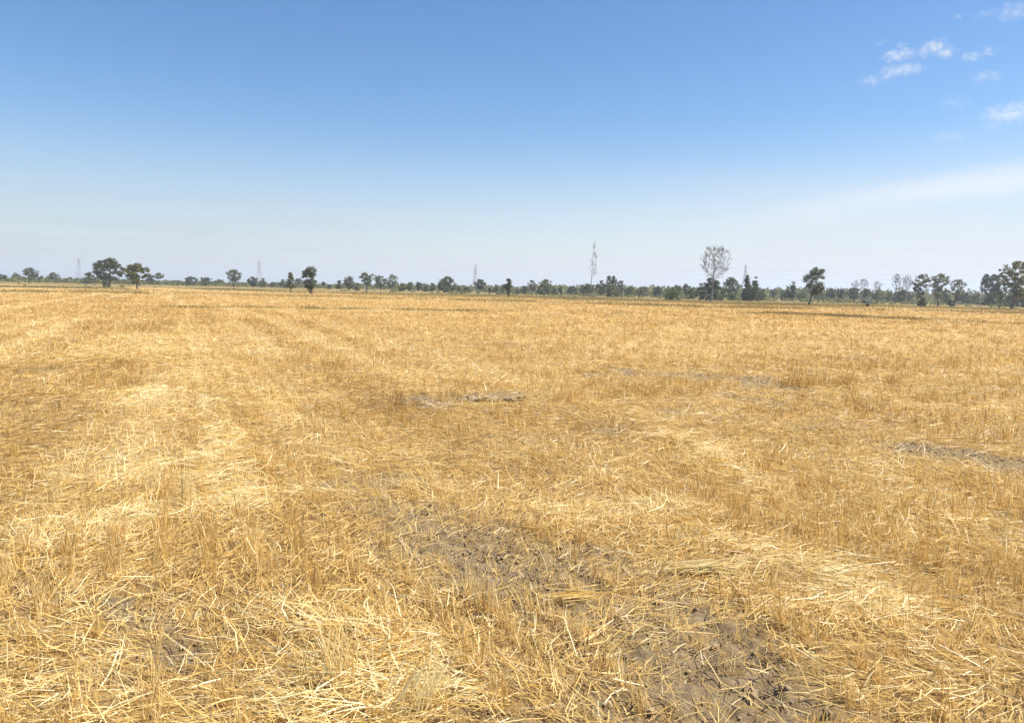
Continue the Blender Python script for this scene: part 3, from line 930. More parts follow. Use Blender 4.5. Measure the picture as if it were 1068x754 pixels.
TREES = [
    # px0, px1, ytop, ybase, shape, leaf, density, label, extras
    (-4, 8, 286, 294, 'round', 'dark', 1.0, 'small dark tree cut by the left edge of the picture', {}),
    (12, 21, 284.7, 294, 'round', 'pale', .8, 'small pale tree between the left edge and the round tree', {}),
    (23, 41, 279.6, 294.4, 'round', 'mid', 1.1, 'round green tree, tallest left of the first pylon', {}),
    (37, 46.5, 287.5, 294.4, 'bush', 'dark', 1.0, 'dark bush against the right side of the round green tree', {}),
    (49, 63, 284.8, 294.8, 'round', 'dark', .9, 'dark loose tree between the round green tree and the first pylon', {}),
    (70.5, 76, 288.8, 294.8, 'round', 'dark', .9, 'tiny round tree just left of the first pylon', {}),
    (75.5, 84, 290.6, 294.8, 'bush', 'dark', 1.0, 'low dark bush at the foot of the first pylon', {}),
    (85, 102, 284, 296, 'bush', 'olive', 1.2, 'domed olive tree behind the left of the big spreading tree', {'name': 'tree', 'cat': 'tree'}),
    (96.5, 134, 269.6, 299.3, 'umbrella', 'dark', 1.25, 'biggest spreading tree on the left with a leaning dark trunk', {'tx': 114.5, 'cb': .22, 'thick': 1.2}),
    (106, 114, 293, 299.5, 'bush', 'dark', 1.2, 'low dark bush at the trunk of the biggest spreading tree', {}),
    (130, 156, 275, 301.8, 'vase', 'olive', 1.05, 'yellowish spreading tree nearest on the left, thick short trunk', {'tx': 143, 'thick': 1.3, 'cb': .2}),
    (131, 146, 283.5, 297.4, 'umbrella', 'dark', 1.0, 'dark tree half hidden behind the yellowish spreading tree', {'tx': 138.5}),
    (151, 162, 285.4, 297.4, 'round', 'mid', .9, 'mid green tree touching the right of the yellowish spreading tree', {}),
    (160, 171.5, 284.6, 297.6, 'umbrella', 'mid', .9, 'small umbrella shaped tree on a bare stem, right of the spreading pair', {'tx': 165.5, 'cb': .5}),
    (183, 191, 292.6, 297.6, 'bush', 'dark', 1.0, 'lone low bush right of the small umbrella shaped tree', {}),
    (191.5, 206.5, 288.6, 298, 'round', 'dark', 1.0, 'dark rounded tree, left one of a low row of three', {'cb': .1}),
    (206.5, 222.5, 289.6, 298.3, 'round', 'dark', 1.0, 'dark broad tree, middle one of a low row of three', {'cb': .1}),
    (223, 235, 291.4, 298.5, 'round', 'olive', 1.0, 'olive tree, right one of a low row of three', {'cb': .12}),
    (235, 253, 281.5, 299.3, 'round', 'mid', 1.0, 'tall rounded tree left of the second pylon', {'cb': .3, 'stems': 2}),
    (258, 270, 288.6, 300.3, 'round', 'dark', 1.15, 'dark rounded tree at the foot of the second pylon', {'cb': .12}),
    (267, 279.5, 290, 299.6, 'bush', 'olive', 1.0, 'lighter bush joined to the tree under the second pylon', {}),
    (279, 292, 294.5, 299.8, 'bush', 'mid', 1.0, 'low spreading bush right of the second pylon', {}),
    (290, 301, 291, 300.5, 'bush', 'mid', 1.0, 'green bush left of a pointed conical tree', {}),
    (297.5, 309, 284.4, 305, 'cone', 'mid', 1.0, 'pointed conical tree beside the tall dark twin trunked tree', {'cb': .2}),
    (307, 316.5, 290, 300.2, 'round', 'mid', 1.0, 'smaller tree between the pointed tree and the twin trunked tree', {'cb': .1}),
    (315.5, 333, 278.6, 306.8, 'column', 'dark', 1.25, 'tall dark tree on two trunks standing out in the stubble', {'stems': 2, 'cb': .14}),
    (334.6, 339.4, 294, 301.5, 'round', 'dark', 1.2, 'tiny lollipop tree with a round head on a thin stem', {'cb': .45}),
    (340.5, 346, 297, 301.5, 'bush', 'dark', 1.1, 'tiny round bush right of the lollipop tree', {}),
    (349.6, 358, 292.6, 301.7, 'bush', 'dark', 1.3, 'dense dark ball shaped bush left of the bare limbed spreading tree', {}),
    (357.5, 372, 288.3, 303.2, 'round', 'grey', 1.0, 'greyish tree right of the dark ball shaped bush', {'cb': .1}),
    (368, 377, 295.5, 303.2, 'bush', 'mid', 1.0, 'low bush beneath the left of the vase shaped tree', {}),
    (373, 392, 283.8, 305.3, 'vase', 'mid', .75, 'vase shaped thin tree with fanned limbs, foremost in its row', {'tx': 382.7, 'cb': .32}),
    (388.5, 405, 287.6, 303.4, 'umbrella', 'mid', .95, 'broad tree right of the vase shaped thin tree', {'cb': .2}),
    (402, 416, 286.8, 303.4, 'round', 'pale', .75, 'pale feathery tree at the right end of the vase tree row', {'cb': .15}),
    (414.5, 423.5, 295.6, 304, 'bush', 'mid', .9, 'slim bush right of the pale feathery tree', {}),
    (423.5, 431.5, 294.6, 304.2, 'column', 'mid', .9, 'slender pair of upright bushes in the low middle row', {'cb': .05, 'stems': 2}),
    (432, 441, 294.5, 304.3, 'round', 'dark', 1.1, 'dark round headed small tree in the low middle row', {'cb': .12}),
    (440.5, 447.5, 297.6, 304.4, 'bush', 'mid', 1.0, 'low green bush right of the dark round headed tree', {}),
    (447, 454.5, 295, 304.7, 'round', 'dark', 1.1, 'dark small tree against the left of the big dome tree', {'cb': .1}),
    (453.5, 478, 288.7, 305.3, 'bush', 'mid', 1.2, 'big dome shaped tree left of the third pylon', {'name': 'tree', 'cat': 'tree'}),
    (476, 481, 298, 305.3, 'bush', 'dark', 1.0, 'tiny bush at the right of the big dome tree', {}),
    (481.5, 492, 299, 305.5, 'bush', 'mid', 1.0, 'low bush just left of the third pylon', {}),
    (492.5, 508.5, 291.6, 305.8, 'round', 'dark', 1.15, 'dark tree standing in front of the third pylon', {'cb': .22}),
    (508, 513, 300, 305.8, 'bush', 'dark', 1.0, 'small dark bush right of the tree under the third pylon', {}),
    (513, 521.5, 298.8, 305.9, 'bush', 'mid', 1.0, 'bush between the third pylon and the dark upright tree', {}),
    (521.5, 529, 297, 306, 'bush', 'grey', 1.0, 'grey green bush behind the dark upright tree', {}),
    (526.3, 534, 291.2, 309.6, 'column', 'dark', 1.5, 'dark narrow upright tree standing forward in the middle', {'cb': .0}),
    (534, 544, 302, 307, 'bush', 'mid', 1.0, 'very low hedge bush right of the dark upright tree', {}),
    (542, 552, 298, 306.7, 'bush', 'dark', 1.0, 'dark bush left of the pale grey tree', {}),
    (549, 560, 292.4, 307, 'round', 'grey', .7, 'pale grey thin tree against the big pale dome', {'cb': .25}),
    (558, 580.5, 291.7, 307.5, 'bush', 'olive', 1.1, 'big pale green dome tree between upright tree and tall bare pole tree', {'name': 'tree', 'cat': 'tree'}),
    (574.5, 581.5, 300.5, 308, 'bush', 'dark', 1.1, 'small dark bush at the right foot of the pale dome', {}),
    (581.6, 586.8, 298.8, 308.4, 'column', 'dark', 1.2, 'small dark upright bush right of the pale dome', {'cb': .05}),
    (589.5, 604, 298.3, 307.5, 'bush', 'dark', 1.1, 'round bush two left of the tall bare pole tree', {}),
    (602.5, 622, 295.7, 308.6, 'round', 'mid', 1.1, 'green tree directly behind the tall bare pole tree', {'cb': .1}),
    (621, 632, 292.8, 308.8, 'round', 'mid', 1.0, 'green tree between bare pole tree and twin dark columns', {'cb': .1}),
    (631.6, 637.4, 287.5, 309, 'column', 'dark', 1.4, 'left one of the twin dark column trees', {'cb': .3}),
    (636.8, 642.6, 287.8, 309, 'column', 'dark', 1.4, 'right one of the twin dark column trees', {'cb': .3}),
    (628.5, 648, 296, 309.8, 'bush', 'olive', 1.1, 'broad olive bush in front of the twin dark columns', {}),
    (642, 652, 292.7, 308.8, 'round', 'grey', .9, 'greyish tree right of the twin dark columns', {'cb': .15}),
    (650.5, 663, 298, 309.3, 'bush', 'mid', 1.0, 'rounded bush right of the greyish tree', {}),
    (661, 679, 298.7, 309.5, 'bush', 'olive', 1.0, 'wide light olive bush left of a gap in the trees', {}),
    (678.5, 693, 298.3, 310.2, 'bush', 'dark', 1.0, 'dark bush behind the low light green dome', {}),
    (688.5, 714, 300, 312.8, 'bush', 'light', 1.3, 'low light green dome bush standing forward of the others', {}),
    (701, 712.5, 297.6, 310.5, 'round', 'mid', 1.0, 'tree rising behind the low light green dome bush', {'cb': .1}),
    (711.5, 718.8, 296.2, 311.2, 'round', 'dark', 1.0, 'small round headed tree left of the huge dark thicket', {'cb': .3}),
    (715, 728, 299.5, 312.2, 'bush', 'mid', 1.0, 'green bush at the left edge of the huge dark thicket', {}),
    (724, 758, 290, 313.4, 'bush', 'dark', 1.5, 'huge dark thicket behind the bare oval crowned tree', {}),
    (752.5, 771, 289.4, 312.5, 'round', 'mid', 1.0, 'rounded tree between the dark thicket and the pointed dark tree', {'cb': .18}),
    (756, 771.5, 305.5, 313.6, 'bush', 'light', 1.2, 'low light green bush right of the huge dark thicket', {}),
    (772, 784.5, 285.5, 313.7, 'cone', 'dark', 1.4, 'pointed dark tree in front of the fourth pylon', {'cb': .04}),
    (781, 793, 288, 313.6, 'cone', 'dark', 1.2, 'second dark peak right of the pointed tree under the fourth pylon', {'cb': .04}),
    (770, 796, 298, 314, 'bush', 'dark', 1.4, 'wide dark skirt of bush below the pointed dark tree', {}),
    (791, 799, 301.2, 313.3, 'bush', 'mid', 1.0, 'lower bush at the right end of the pointed dark clump', {}),
    (802.5, 811, 301.4, 312.5, 'round', 'grey', .8, 'faint grey small tree in the gap left of the white patch', {'cb': .2}),
    (813.5, 818.5, 301.5, 312.5, 'column', 'mid', .9, 'faint narrow small tree in the gap by the white patch', {'cb': .15}),
    (821.5, 831.5, 293, 313.8, 'cone', 'dark', 1.1, 'peaked tree left of the leaning trunk tree', {'cb': .15}),
    (812, 829, 303, 313.6, 'bush', 'mid', 1.0, 'green bush under the left side of the peaked tree', {}),
    (830, 842, 303, 313.2, 'bush', 'mid', 1.0, 'green bush between the peaked tree and the leaning trunk', {}),
    (837, 860.5, 278.4, 318.6, 'column', 'dark', .95, 'tall lone tree with a leaning trunk and clumped crown', {'tx': 843, 'cb': .26, 'thick': 1.0}),
    (849, 861, 304, 313.4, 'bush', 'mid', 1.0, 'low bush right behind the leaning trunk tree', {}),
    (859.5, 872.5, 301, 313.6, 'round', 'dark', 1.0, 'round dark tree first to the right of the leaning trunk tree', {'cb': .2}),
    (871.5, 883, 301.4, 314, 'round', 'dark', 1.0, 'round dark tree second to the right of the leaning trunk tree', {'cb': .2}),
    (882, 898, 300.2, 314.8, 'round', 'dark', 1.0, 'dark tree below the first pale bare crown', {'cb': .2}),
    (896.5, 908, 301, 314.8, 'round', 'dark', 1.05, 'dark tree directly behind the teal canopy', {'cb': .2}),
    (907.5, 923, 302.4, 315.4, 'round', 'olive', 1.0, 'olive tree below the small pale bare crown', {'cb': .22}),
    (921, 932, 305, 315, 'bush', 'mid', 1.0, 'low bush left of the pair of bare egg crowns', {}),
    (929, 953, 302, 315.8, 'bush', 'dark', 1.2, 'wide dark bush below the pair of bare egg crowns', {}),
    (950, 970, 285.4, 319.5, 'sparse', 'grey', .62, 'thin grey green tree with rising limbs, left of a matching pair', {'tx': 960, 'cb': .2}),
    (968, 990, 284.8, 319.3, 'sparse', 'pale', .62, 'thin pale tree with rising limbs, right of a matching pair', {'tx': 977.5, 'cb': .2}),
    (957, 968, 310, 319.8, 'bush', 'dark', 1.2, 'low dark bush at the foot of the thin grey green tree', {}),
    (980, 992, 302.5, 317, 'bush', 'dark', 1.0, 'dark bush behind the thin pale tree', {}),
    (989, 1006, 291.3, 319.8, 'sparse', 'pale', .5, 'small airy tree right of the two thin trees', {'tx': 994, 'cb': .25}),
    (987.5, 994.5, 313, 320, 'bush', 'dark', 1.2, 'small dark bush at the foot of the small airy tree', {}),
    (995, 1012, 304.8, 317.2, 'bush', 'dark', 1.1, 'dark bush right of the small airy tree', {}),
    (1010, 1026, 305.6, 317.8, 'bush', 'grey', .9, 'greyish bush before the two headed dark tree', {}),
    (1021.5, 1031.5, 286.2, 318.4, 'column', 'dark', 1.3, 'left head of the dark double crowned pair near the right edge', {'cb': .35}),
    (1029, 1040.5, 285.6, 318.4, 'column', 'dark', 1.3, 'right head of the dark double crowned pair near the right edge', {'cb': .35}),
    (1022, 1046, 304, 318.8, 'bush', 'dark', 1.1, 'dark undergrowth bush below the double crowned pair', {}),
    (1039, 1078, 272, 322.8, 'sparse', 'olive', .85, 'largest tree at the right edge with open spreading limbs', {'tx': 1055, 'cb': .2, 'thick': 1.25}),
    (1036, 1050, 293, 321.2, 'sparse', 'mid', .7, 'slimmer tree with slanting trunk left of the right edge tree', {'tx': 1043, 'cb': .3}),
    (1044, 1062, 306, 320, 'bush', 'dark', 1.0, 'dark bush behind the trunk of the right edge tree', {}),
    (1058, 1078, 303, 320.6, 'bush', 'mid', 1.0, 'green bush cut by the right edge of the picture', {}),
]
BARES = [
    (611, 624.5, 251, 311, 'spire', .16, 'very tall thin bare pole tree with short ascending twigs', {'tx': 615.6, 'stems': 2, 'thick': .24, 'cb': .3}),
    (727, 760.5, 256.2, 314.4, 'egg', .75, 'tall bare tree with a broad oval leafless crown', {'tx': 741.5, 'cb': .34, 'thick': .8}),
    (886, 896, 293, 314.6, 'egg', .22, 'pale leafless crown, left one behind the dark trees', {'cb': .4, 'Y': 180}),
    (894, 904.5, 291.2, 314.6, 'egg', .25, 'pale leafless crown, right one left of the teal canopy', {'cb': .4, 'Y': 180}),
    (908, 919.5, 293.4, 315.2, 'vase', .22, 'small ragged leafless crown above the olive tree', {'cb': .42, 'Y': 180}),
    (929, 938.5, 286.2, 315.2, 'egg', .32, 'bare egg shaped crown, left one of a pair', {'cb': .42, 'Y': 175}),
    (938.5, 950.5, 286.8, 315.2, 'egg', .34, 'bare egg shaped crown, right one of a pair', {'cb': .42, 'Y': 175}),
]


def build_trees():
    for t in TREES:
        ex = dict(t[8])
        make_tree(*t[:8], **ex)
    for b in BARES:
        make_tree(b[0], b[1], b[2], b[3], b[4], 'grey', b[5], b[6], bare=True, group='leafless trees along the field edge', **b[7])


def build_far_wood():
    n = 110000
    az = RNG.uniform(R(-41), R(41), n)
    d = RNG.uniform(270, 400, n)
    px = PW / 2 + FPX * np.tan(az)
    prof_ = np.interp(px, [-200, 60, 110, 200, 300, 420, 540, 600, 690, 790, 860, 930, 1068, 1250],
                      [1.5, 1.8, 1.8, 1.8, 1.9, 2.8, 3.2, 4.2, 4.6, 5.0, 5.0, 5.2, 5.2, 5.2])
    hh = prof_ * (0.65 + 0.55 * fbm(az * 260, d * 0.02, 1.0, 500, 4))
    low = RNG.random(n) < 0.28                     # scrub dotted over the ground in front
    d = np.where(low, RNG.uniform(165, 280, n), d)
    hh = np.where(low, np.clip(1.3 * fbm(az * 190, d * .035, 1.0, 540, 3) + .25 * sstep(540, 700, px) - .6 * (1 - sstep(300, 560, px)), 0.02, 1.3), hh)
    k = ~low | (hh > 0.12)
    az, d, px, hh, low = az[k], d[k], px[k], hh[k], low[k]
    n = len(az)
    z = RNG.random(n) ** 0.8 * np.where(low, hh, np.maximum(hh, .4))
    p = np.stack([d * np.sin(az), d * np.cos(az), z], 1)
    nrm = unit(RNG.normal(0, 1, (n, 3)) + np.array((0, 0, .4)))
    a = unit(np.cross(nrm, RNG.normal(0, 1, (n, 3)))); b = np.cross(nrm, a)
    s = (RNG.uniform(.35, .75, n) * np.where(low, .6, 1))[:, None]
    V = np.stack([p - a * s * .7, p + b * s * .45, p + a * s * .7, p - b * s * .45], 1).reshape(-1, 3)
    tone = np.clip(0.5 + 0.35 * fbm(az * 120, d * .02, 1, 520, 3) + RNG.normal(0, .15, n), 0, 1)
    o = mk('distant_wood', V, np.arange(n * 4).reshape(-1, 4), LEAF['olive'], None, {'tone': np.repeat(tone, 4)})
    tag(o, 'low hazy band of far off scrub and woods behind the trees', 'woods', kind='stuff')


# ------------------------------------------------------------------ pylons
M_steel = plain_mat('weathered_steel', (0.30, 0.25, 0.235), 0.6, 0.15, .3, 0, 0.2)
M_wire = plain_mat('wire', (0.22, 0.21, 0.21), 0.6, 0.1, .3)


def pylon(px, ytop, Y, H, label):
    x, y, z = at_dist(px, ytop, Y)
    H = z
    root = empty('pylon', (x, Y, 0))
    tag(root, label, 'pylon', 'pylons of the power line')
    s = H / 38.0
    lev = [(0, 4.4), (8, 3.3), (15, 2.4), (21, 1.7), (26, 1.25), (31, 1.0), (34.5, .8)]
    lev = [(a * s, b * s) for a, b in lev]
    legs = MB(); brace = MB()
    cor = ((-1, -1), (1, -1), (1, 1), (-1, 1))
    for (za, wa), (zb, wb) in zip(lev[:-1], lev[1:]):
        for i, (cx, cy) in enumerate(cor):
            legs.bar((cx * wa, cy * wa, za), (cx * wb, cy * wb, zb), .32)
            dx, dy = cor[(i + 1) % 4]
            brace.bar((cx * wa, cy * wa, za), (dx * wb, dy * wb, zb), .2)
            brace.bar((dx * wa, dy * wa, za), (cx * wb, cy * wb, zb), .2)
            brace.bar((cx * wb, cy * wb, zb), (dx * wb, dy * wb, zb), .18)
    legs.build('leg', M_steel, root)
    brace.build('lattice', M_steel, root)
    pk = MB()
    for cx, cy in cor:
        pk.bar((cx * .8 * s, cy * .8 * s, 34.5 * s), (0, 0, 38 * s), .26)
    pk.build('peak', M_steel, root)
    pts = []
    for za, arm in ((24, 4.6), (29, 4.2), (34, 3.7)):
        c = MB()
        za *= s; arm *= s
        for sg in (-1, 1):
            for cy in (-.9, .9):
                c.bar((sg * .9 * s, cy * s, za), (sg * arm, 0, za + .2), .22)
                c.bar((sg * .9 * s, cy * s, za + 1.4 * s), (sg * arm, 0, za + .2), .18)
        c.bar((-.9 * s, 0, za + .7 * s), (.9 * s, 0, za + .7 * s), .2)
        for cy in (-.9, .9):
            c.bar((-.9 * s, cy * s, za), (.9 * s, cy * s, za), .2)
            c.bar((-.9 * s, cy * s, za + 1.4 * s), (.9 * s, cy * s, za + 1.4 * s), .2)
        c.build('crossarm', M_steel, root)
        for sg in (-1, 1):
            ins = MB()
            ins.tube([(sg * arm, 0, za + .2), (sg * arm, 0, za - 1.7 * s)], [.14, .14], 6)
            ins.build('insulator', M_wire, root)
            pts.append((sg * arm, 0, za - 1.7 * s))
    return root, pts


def build_pylons():
    specs = [(82, 268.3, 1340, 'tiny lattice pylon, leftmost, beside the biggest spreading tree'),
             (270.4, 270.9, 1240, 'small lattice pylon, second from left, above a dark rounded tree'),
             (496, 274.8, 1150, 'lattice pylon in the middle of the skyline, third from left'),
             (778, 274.4, 900, 'lattice pylon rising out of the pointed dark tree')]
    T = []
    for px, yt, Y, lab in specs:
        T.append(pylon(px, yt, Y, 38, lab))
    locs = [t[0].location.copy() for t in T]
    dr = (locs[-1] - locs[0]).normalized()
    ang = math.atan2(dr.y, dr.x) - math.pi / 2
    for t in T:
        t[0].rotation_euler.z = ang
    rot = Matrix.Rotation(ang, 3, 'Z')
    for k in range(6):
        ends = [l + rot @ Vector(t[1][k]) for l, t in zip(locs, T)]
        first = ends[0] - (ends[1] - ends[0])
        last = ends[-1] + (ends[-1] - ends[-2])
        chain = [first] + ends + [last]
        mb = MB()
        pts = []
        for a, b in zip(chain[:-1], chain[1:]):
            for i in range(14):
                t = i / 14
                q = a.lerp(b, t); q.z -= 4 * t * (1 - t) * 7.5
                pts.append(np.array(q))
        pts.append(np.array(chain[-1]))
        mb.tube(pts, [0.03] * len(pts), 4)
        o = mb.build('power_cable', M_wire)
        tag(o, 'thin overhead cable sagging from pylon to pylon', 'cable', 'cables of the power line')


# ------------------------------------------------------------------ small far things
def build_small_things():
    x, y = on_ground(904.5, 320.2)
    root = empty('canopy_shelter', (x, y, 0))
    tag(root, 'small teal canopy sheet on short posts at the stubble edge', 'shelter')
    teal = plain_mat('teal_sheet', (0.03, 0.055, 0.052), 0.95, 0.2, 3)
    wood = plain_mat('dark_post', (0.09, 0.075, 0.055), 0.9, 0.2, 4)
    nx, ny = 10, 8
    V = []; F = []
    for lay in (0, -0.02):
        for j in range(ny + 1):
            for i in range(nx + 1):
                u, v = i / nx * 2 - 1, j / ny * 2 - 1
                z = 0.95 - 0.08 * u - 0.40 * v * v + 0.03 * math.sin(u * 5) * v
                V.append((u * 0.55, v * 0.45, z + lay))
    k = (nx + 1) * (ny + 1)
    for j in range(ny):
        for i in range(nx):
            a = j * (nx + 1) + i
            F.append((a, a + 1, a + nx + 2, a + nx + 1))
            F.append((k + a, k + a + nx + 1, k + a + nx + 2, k + a + 1))
    smooth(mk('sheet', np.array(V), np.array(F), teal, root))
    for sx in (-1, 1):
        for sy in (-1, 1):
            p = MB(); p.tube([(sx * .5, sy * .4, -.05), (sx * .49, sy * .4, .62 - .08 * sx)], [.022, .018], 6)
            p.build('post', wood, root)
    # a dark full sack under the canopy
    v, f = lump(0.22, 1.05, 31, 12, 16, 0.35)
    o = smooth(mk('sack', v, f, plain_mat('dark_cloth', (0.035, 0.035, 0.025), 0.9, 0.3, 6), None, None, (x - .03, y - .1, .22)))
    tag(o, 'dark lumpy bundle under the teal canopy', 'bundle')
    # white thing low in the trees
    x, y, _ = at_dist(820.3, 313, 205)
    v, f = lump(0.55, 0.45, 41, 10, 14, 0.35)
    v[:, 1] *= .8
    o = smooth(mk('sheet_heap', v, f, plain_mat('white_sheet', (0.75, 0.77, 0.8), 0.6, 0.1, 3), None, None, (x, y, .35)))
    tag(o, 'small white heap low in front of the bushes', 'heap')


# ------------------------------------------------------------------ air
def build_haze():
    m = bpy.data.materials.new('haze_air')
    m.use_nodes = True
    nt = m.node_tree
    for n in list(nt.nodes):
        if n.type == 'BSDF_PRINCIPLED':
            nt.nodes.remove(n)
    v = N(nt, 'ShaderNodeVolumePrincipled')
    v.inputs['Color'].default_value = (0.76, 0.86, 1.0, 1)
    v.inputs['Density'].default_value = HAZE
    v.inputs['Anisotropy'].default_value = 0.2
    nt.links.new(v.outputs[0], nt.nodes['Material Output'].inputs['Volume'])
    mb = MB()
    mb.box((0, 0, 28), (6200, 6200, 58.4))
    o = mb.build('haze', m)
    tag(o, kind='stuff')
    o['label'] = 'thin pale dusty haze over the fields'


HAZE = 0.00048


# ------------------------------------------------------------------ sky and sun
SUN_EL, SUN_AZ = R(55), R(90)


def build_world():
    w = bpy.data.worlds.new('World')
    sc.world = w
    w.use_nodes = True
    nt = w.node_tree
    L = nt.links.new
    bg = nt.nodes['Background']
    sky = N(nt, 'ShaderNodeTexSky', sky_type='NISHITA')
    sky.sun_disc = False
    sky.sun_elevation = SUN_EL
    sky.sun_rotation = SUN_AZ
    sky.air_density = 1.0
    sky.dust_density = 0.4
    sky.ozone_density = 2.2
    bg.inputs['Strength'].default_value = 0.078
    tc = N(nt, 'ShaderNodeTexCoord')
    D = tc.outputs['Generated']

    def vm(op, a, b=None):
        n = N(nt, 'ShaderNodeVectorMath', operation=op)
        for s, v in zip(n.inputs, (a, b)):
            if v is None: continue
            if hasattr(v, 'is_linked'): L(v, s)
            else: s.default_value = v
        return n

    def ma(op, a, b=None, c=None, clamp=False):
        n = N(nt, 'ShaderNodeMath', operation=op, use_clamp=clamp)
        for s, v in zip(n.inputs, (a, b, c)):
            if v is None: continue
            if hasattr(v, 'is_linked'): L(v, s)
            else: s.default_value = v
        return n.outputs[0]

    def mr(v, a, b, c=0.0, d=1.0):
        n = N(nt, 'ShaderNodeMapRange', interpolation_type='SMOOTHSTEP')
        L(v, n.inputs[0])
        n.inputs[1].default_value, n.inputs[2].default_value, n.inputs[3].default_value, n.inputs[4].default_value = a, b, c, d
        return n.outputs[0]
    # a patch of small fair weather clouds, laid out by compass direction round its middle
    C = ray(945, 65).normalized()
    Rt = C.cross(Vector((0, 0, 1))).normalized()
    U = Rt.cross(C).normalized()
    dc = vm('DOT_PRODUCT', D, tuple(C)).outputs['Value']
    dcs = ma('MAXIMUM', dc, 0.05)
    a = ma('DIVIDE', vm('DOT_PRODUCT', D, tuple(Rt)).outputs['Value'], dcs)
    b = ma('DIVIDE', vm('DOT_PRODUCT', D, tuple(U)).outputs['Value'], dcs)
    cb = N(nt, 'ShaderNodeCombineXYZ'); L(a, cb.inputs[0]); L(b, cb.inputs[1])
    ns = N(nt, 'ShaderNodeTexNoise'); ns.inputs['Scale'].default_value = 150; ns.inputs['Detail'].default_value = 4
    L(cb.outputs[0], ns.inputs['Vector'])
    wv = vm('MULTIPLY_ADD', ns.outputs['Color'], (0.018, 0.014, 0))
    wv.inputs[2].default_value = (-0.009, -0.007, 0)
    wp = vm('ADD', cb.outputs[0], wv.outputs[0]).outputs[0]

    def loc(px, py):
        v = ray(px, py)
        return v.dot(Rt) / v.dot(C), v.dot(U) / v.dot(C)
    puffs = [(938, 57, 12, 4.5, .8), (975, 49, 9, 5, .95), (986, 55, 7, 4.5, .75), (963, 55, 6, 4, .5), (941, 73, 14, 4.5, .75), (928, 76, 7, 6, .6),
             (908, 84, 9, 4, .45), (1012, 60, 8, 3.5, .5), (1031, 54, 4, 3.5, .6), (1028, 80, 10, 4, .4), (942, 46, 3, 2.5, .4),
             (1000, 18, 3, 2.5, .4), (1060, 12, 14, 6, .45), (1052, 119, 17, 7, .7), (1066, 112, 14, 6, .6), (1035, 129, 8, 4, .35),
             (1030, 15, 10, 3, .2), (995, 107, 12, 4, .2), (990, 143, 14, 4, .25), (958, 72, 3.5, 3.5, .4), (920, 44, 4, 2.5, .25)]
    tot = None
    for px, py, sx, sy, op in puffs:
        u, v = loc(px, py)
        s = vm('SUBTRACT', wp, (u, v, 0)).outputs[0]
        s = vm('MULTIPLY', s, (FPX / sx, FPX / sy, 0)).outputs[0]
        ln = vm('LENGTH', s).outputs['Value']
        k = mr(ln, 0.0, 1.55, op * .9, 0.0)
        tot = k if tot is None else ma('MAXIMUM', tot, k)
    nf = N(nt, 'ShaderNodeTexNoise'); nf.inputs['Scale'].default_value = 130; nf.inputs['Detail'].default_value = 8; nf.inputs['Roughness'].default_value = 0.62
    L(cb.outputs[0], nf.inputs['Vector'])
    tot = ma('MULTIPLY', tot, mr(nf.outputs['Fac'], 0.3, 0.68, 0.2, 1.0))
    tot = ma('MULTIPLY', tot, ma('GREATER_THAN', dc, 0.2))
    # high thin veil: cirrus seen low on the right, and a faint sheet above the horizon
    sep = N(nt, 'ShaderNodeSeparateXYZ'); L(D, sep.inputs[0])
    el = sep.outputs['Z']
    dz = ma('MAXIMUM', el, 0.02)
    q = N(nt, 'ShaderNodeCombineXYZ')
    L(ma('DIVIDE', sep.outputs['X'], dz), q.inputs[0]); L(ma('DIVIDE', sep.outputs['Y'], dz), q.inputs[1])
    mp = N(nt, 'ShaderNodeMapping'); mp.inputs['Scale'].default_value = (0.25, 0.55, 1); mp.inputs['Rotation'].default_value = (0, 0, R(-12))
    L(q.outputs[0], mp.inputs['Vector'])
    nv = N(nt, 'ShaderNodeTexNoise'); nv.inputs['Scale'].default_value = 0.9; nv.inputs['Detail'].default_value = 6; nv.inputs['Distortion'].default_value = .6
    L(mp.outputs[0], nv.inputs['Vector'])
    azr = ma('ARCTAN2', sep.outputs['X'], sep.outputs['Y'])
    right = mr(azr, R(-5), R(32))
    low = mr(el, 0.21, 0.02)
    veil = ma('MULTIPLY', mr(nv.outputs['Fac'], 0.36, 0.68, 0.12, 0.75), ma('MULTIPLY', low, ma('MULTIPLY_ADD', right, 0.85, 0.25)))
    # one broad pale cirrus tongue on the right
    t1 = loc(1040, 190); 
    s = vm('SUBTRACT', wp, (t1[0], t1[1], 0)).outputs[0]
    rotn = N(nt, 'ShaderNodeVectorRotate', rotation_type='Z_AXIS'); rotn.inputs['Angle'].default_value = R(-8)
    L(s, rotn.inputs['Vector'])
    s = vm('MULTIPLY', rotn.outputs[0], (FPX / 210, FPX / 16, 0)).outputs[0]
    tongue = mr(vm('LENGTH', s).outputs['Value'], 0.1, 1.4, 0.62, 0.0)
    tongue = ma('MULTIPLY', tongue, mr(nv.outputs['Fac'], 0.3, 0.7, .55, 1.0))
    tongue = ma('MULTIPLY', tongue, ma('GREATER_THAN', dc, 0.2))
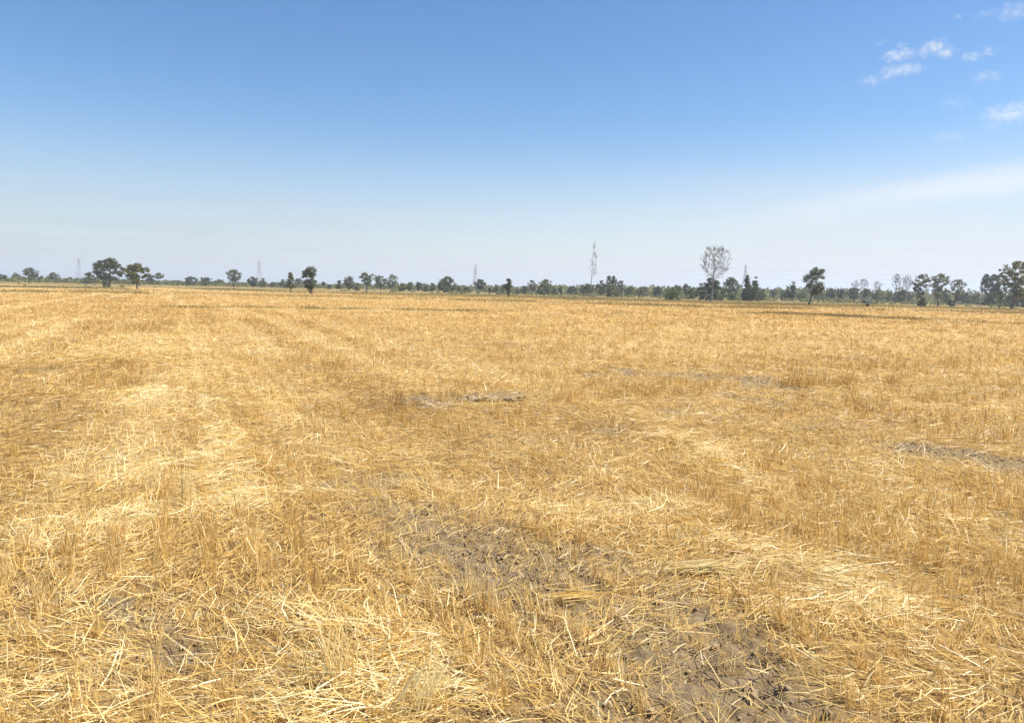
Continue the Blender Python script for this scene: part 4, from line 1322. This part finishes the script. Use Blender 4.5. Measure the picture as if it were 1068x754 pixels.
    hz = ma('MULTIPLY', ma('MULTIPLY', mr(el, 0.215, 0.0), ma('MULTIPLY_ADD', right, 0.35, 0.85)), ma('MULTIPLY_ADD', mr(nv.outputs['Fac'], 0.25, 0.75), 0.35, 0.65))
    veil = ma('MAXIMUM', veil, hz)
    tot = ma('MAXIMUM', tot, tongue)
    CLOUD = (6.1, 6.25, 6.5)
    hs = N(nt, 'ShaderNodeHueSaturation'); hs.inputs['Saturation'].default_value = 1.3; hs.inputs['Hue'].default_value = 0.5035
    L(sky.outputs[0], hs.inputs['Color'])
    vc = mix(nt, (3.5, 3.75, 4.3), (5.1, 5.2, 5.45), mr(azr, R(-38), R(20)))
    c = mix(nt, hs.outputs[0], vc, veil)
    c = mix(nt, c, CLOUD, tot)
    L(c, bg.inputs['Color'])


def build_sun():
    d = bpy.data.lights.new('sun', 'SUN')
    d.energy = 4.4
    d.angle = R(0.53)
    d.color = (1.0, 0.955, 0.88)
    o = bpy.data.objects.new('sun', d)
    COL.objects.link(o)
    v = Vector((math.sin(SUN_AZ) * math.cos(SUN_EL), math.cos(SUN_AZ) * math.cos(SUN_EL), math.sin(SUN_EL)))
    o.rotation_euler = v.to_track_quat('Z', 'Y').to_euler()
    o.location = v * 100


# ------------------------------------------------------------------ go
build_world()
build_sun()
build_ground()
build_litter()
build_stubble()
build_crumbs()
build_singles()
build_bunds()
build_trees()
build_far_wood()
build_pylons()
build_small_things()
build_haze()

sc.render.engine = 'CYCLES'
cy = sc.cycles
cy.max_bounces = 6
cy.diffuse_bounces = 3
cy.glossy_bounces = 2
cy.transmission_bounces = 3
cy.transparent_max_bounces = 4
cy.volume_bounces = 1
cy.use_adaptive_sampling = True
cy.adaptive_threshold = 0.015
cy.use_denoising = True
cy.denoiser = 'OPENIMAGEDENOISE'
cy.denoising_prefilter = 'NONE'
cy.sample_clamp_indirect = 6
sc.view_settings.view_transform = 'Standard'
sc.view_settings.look = 'None'
sc.view_settings.exposure = 0.95
sc.view_settings.gamma = 1.0
sc.view_settings.use_curve_mapping = False
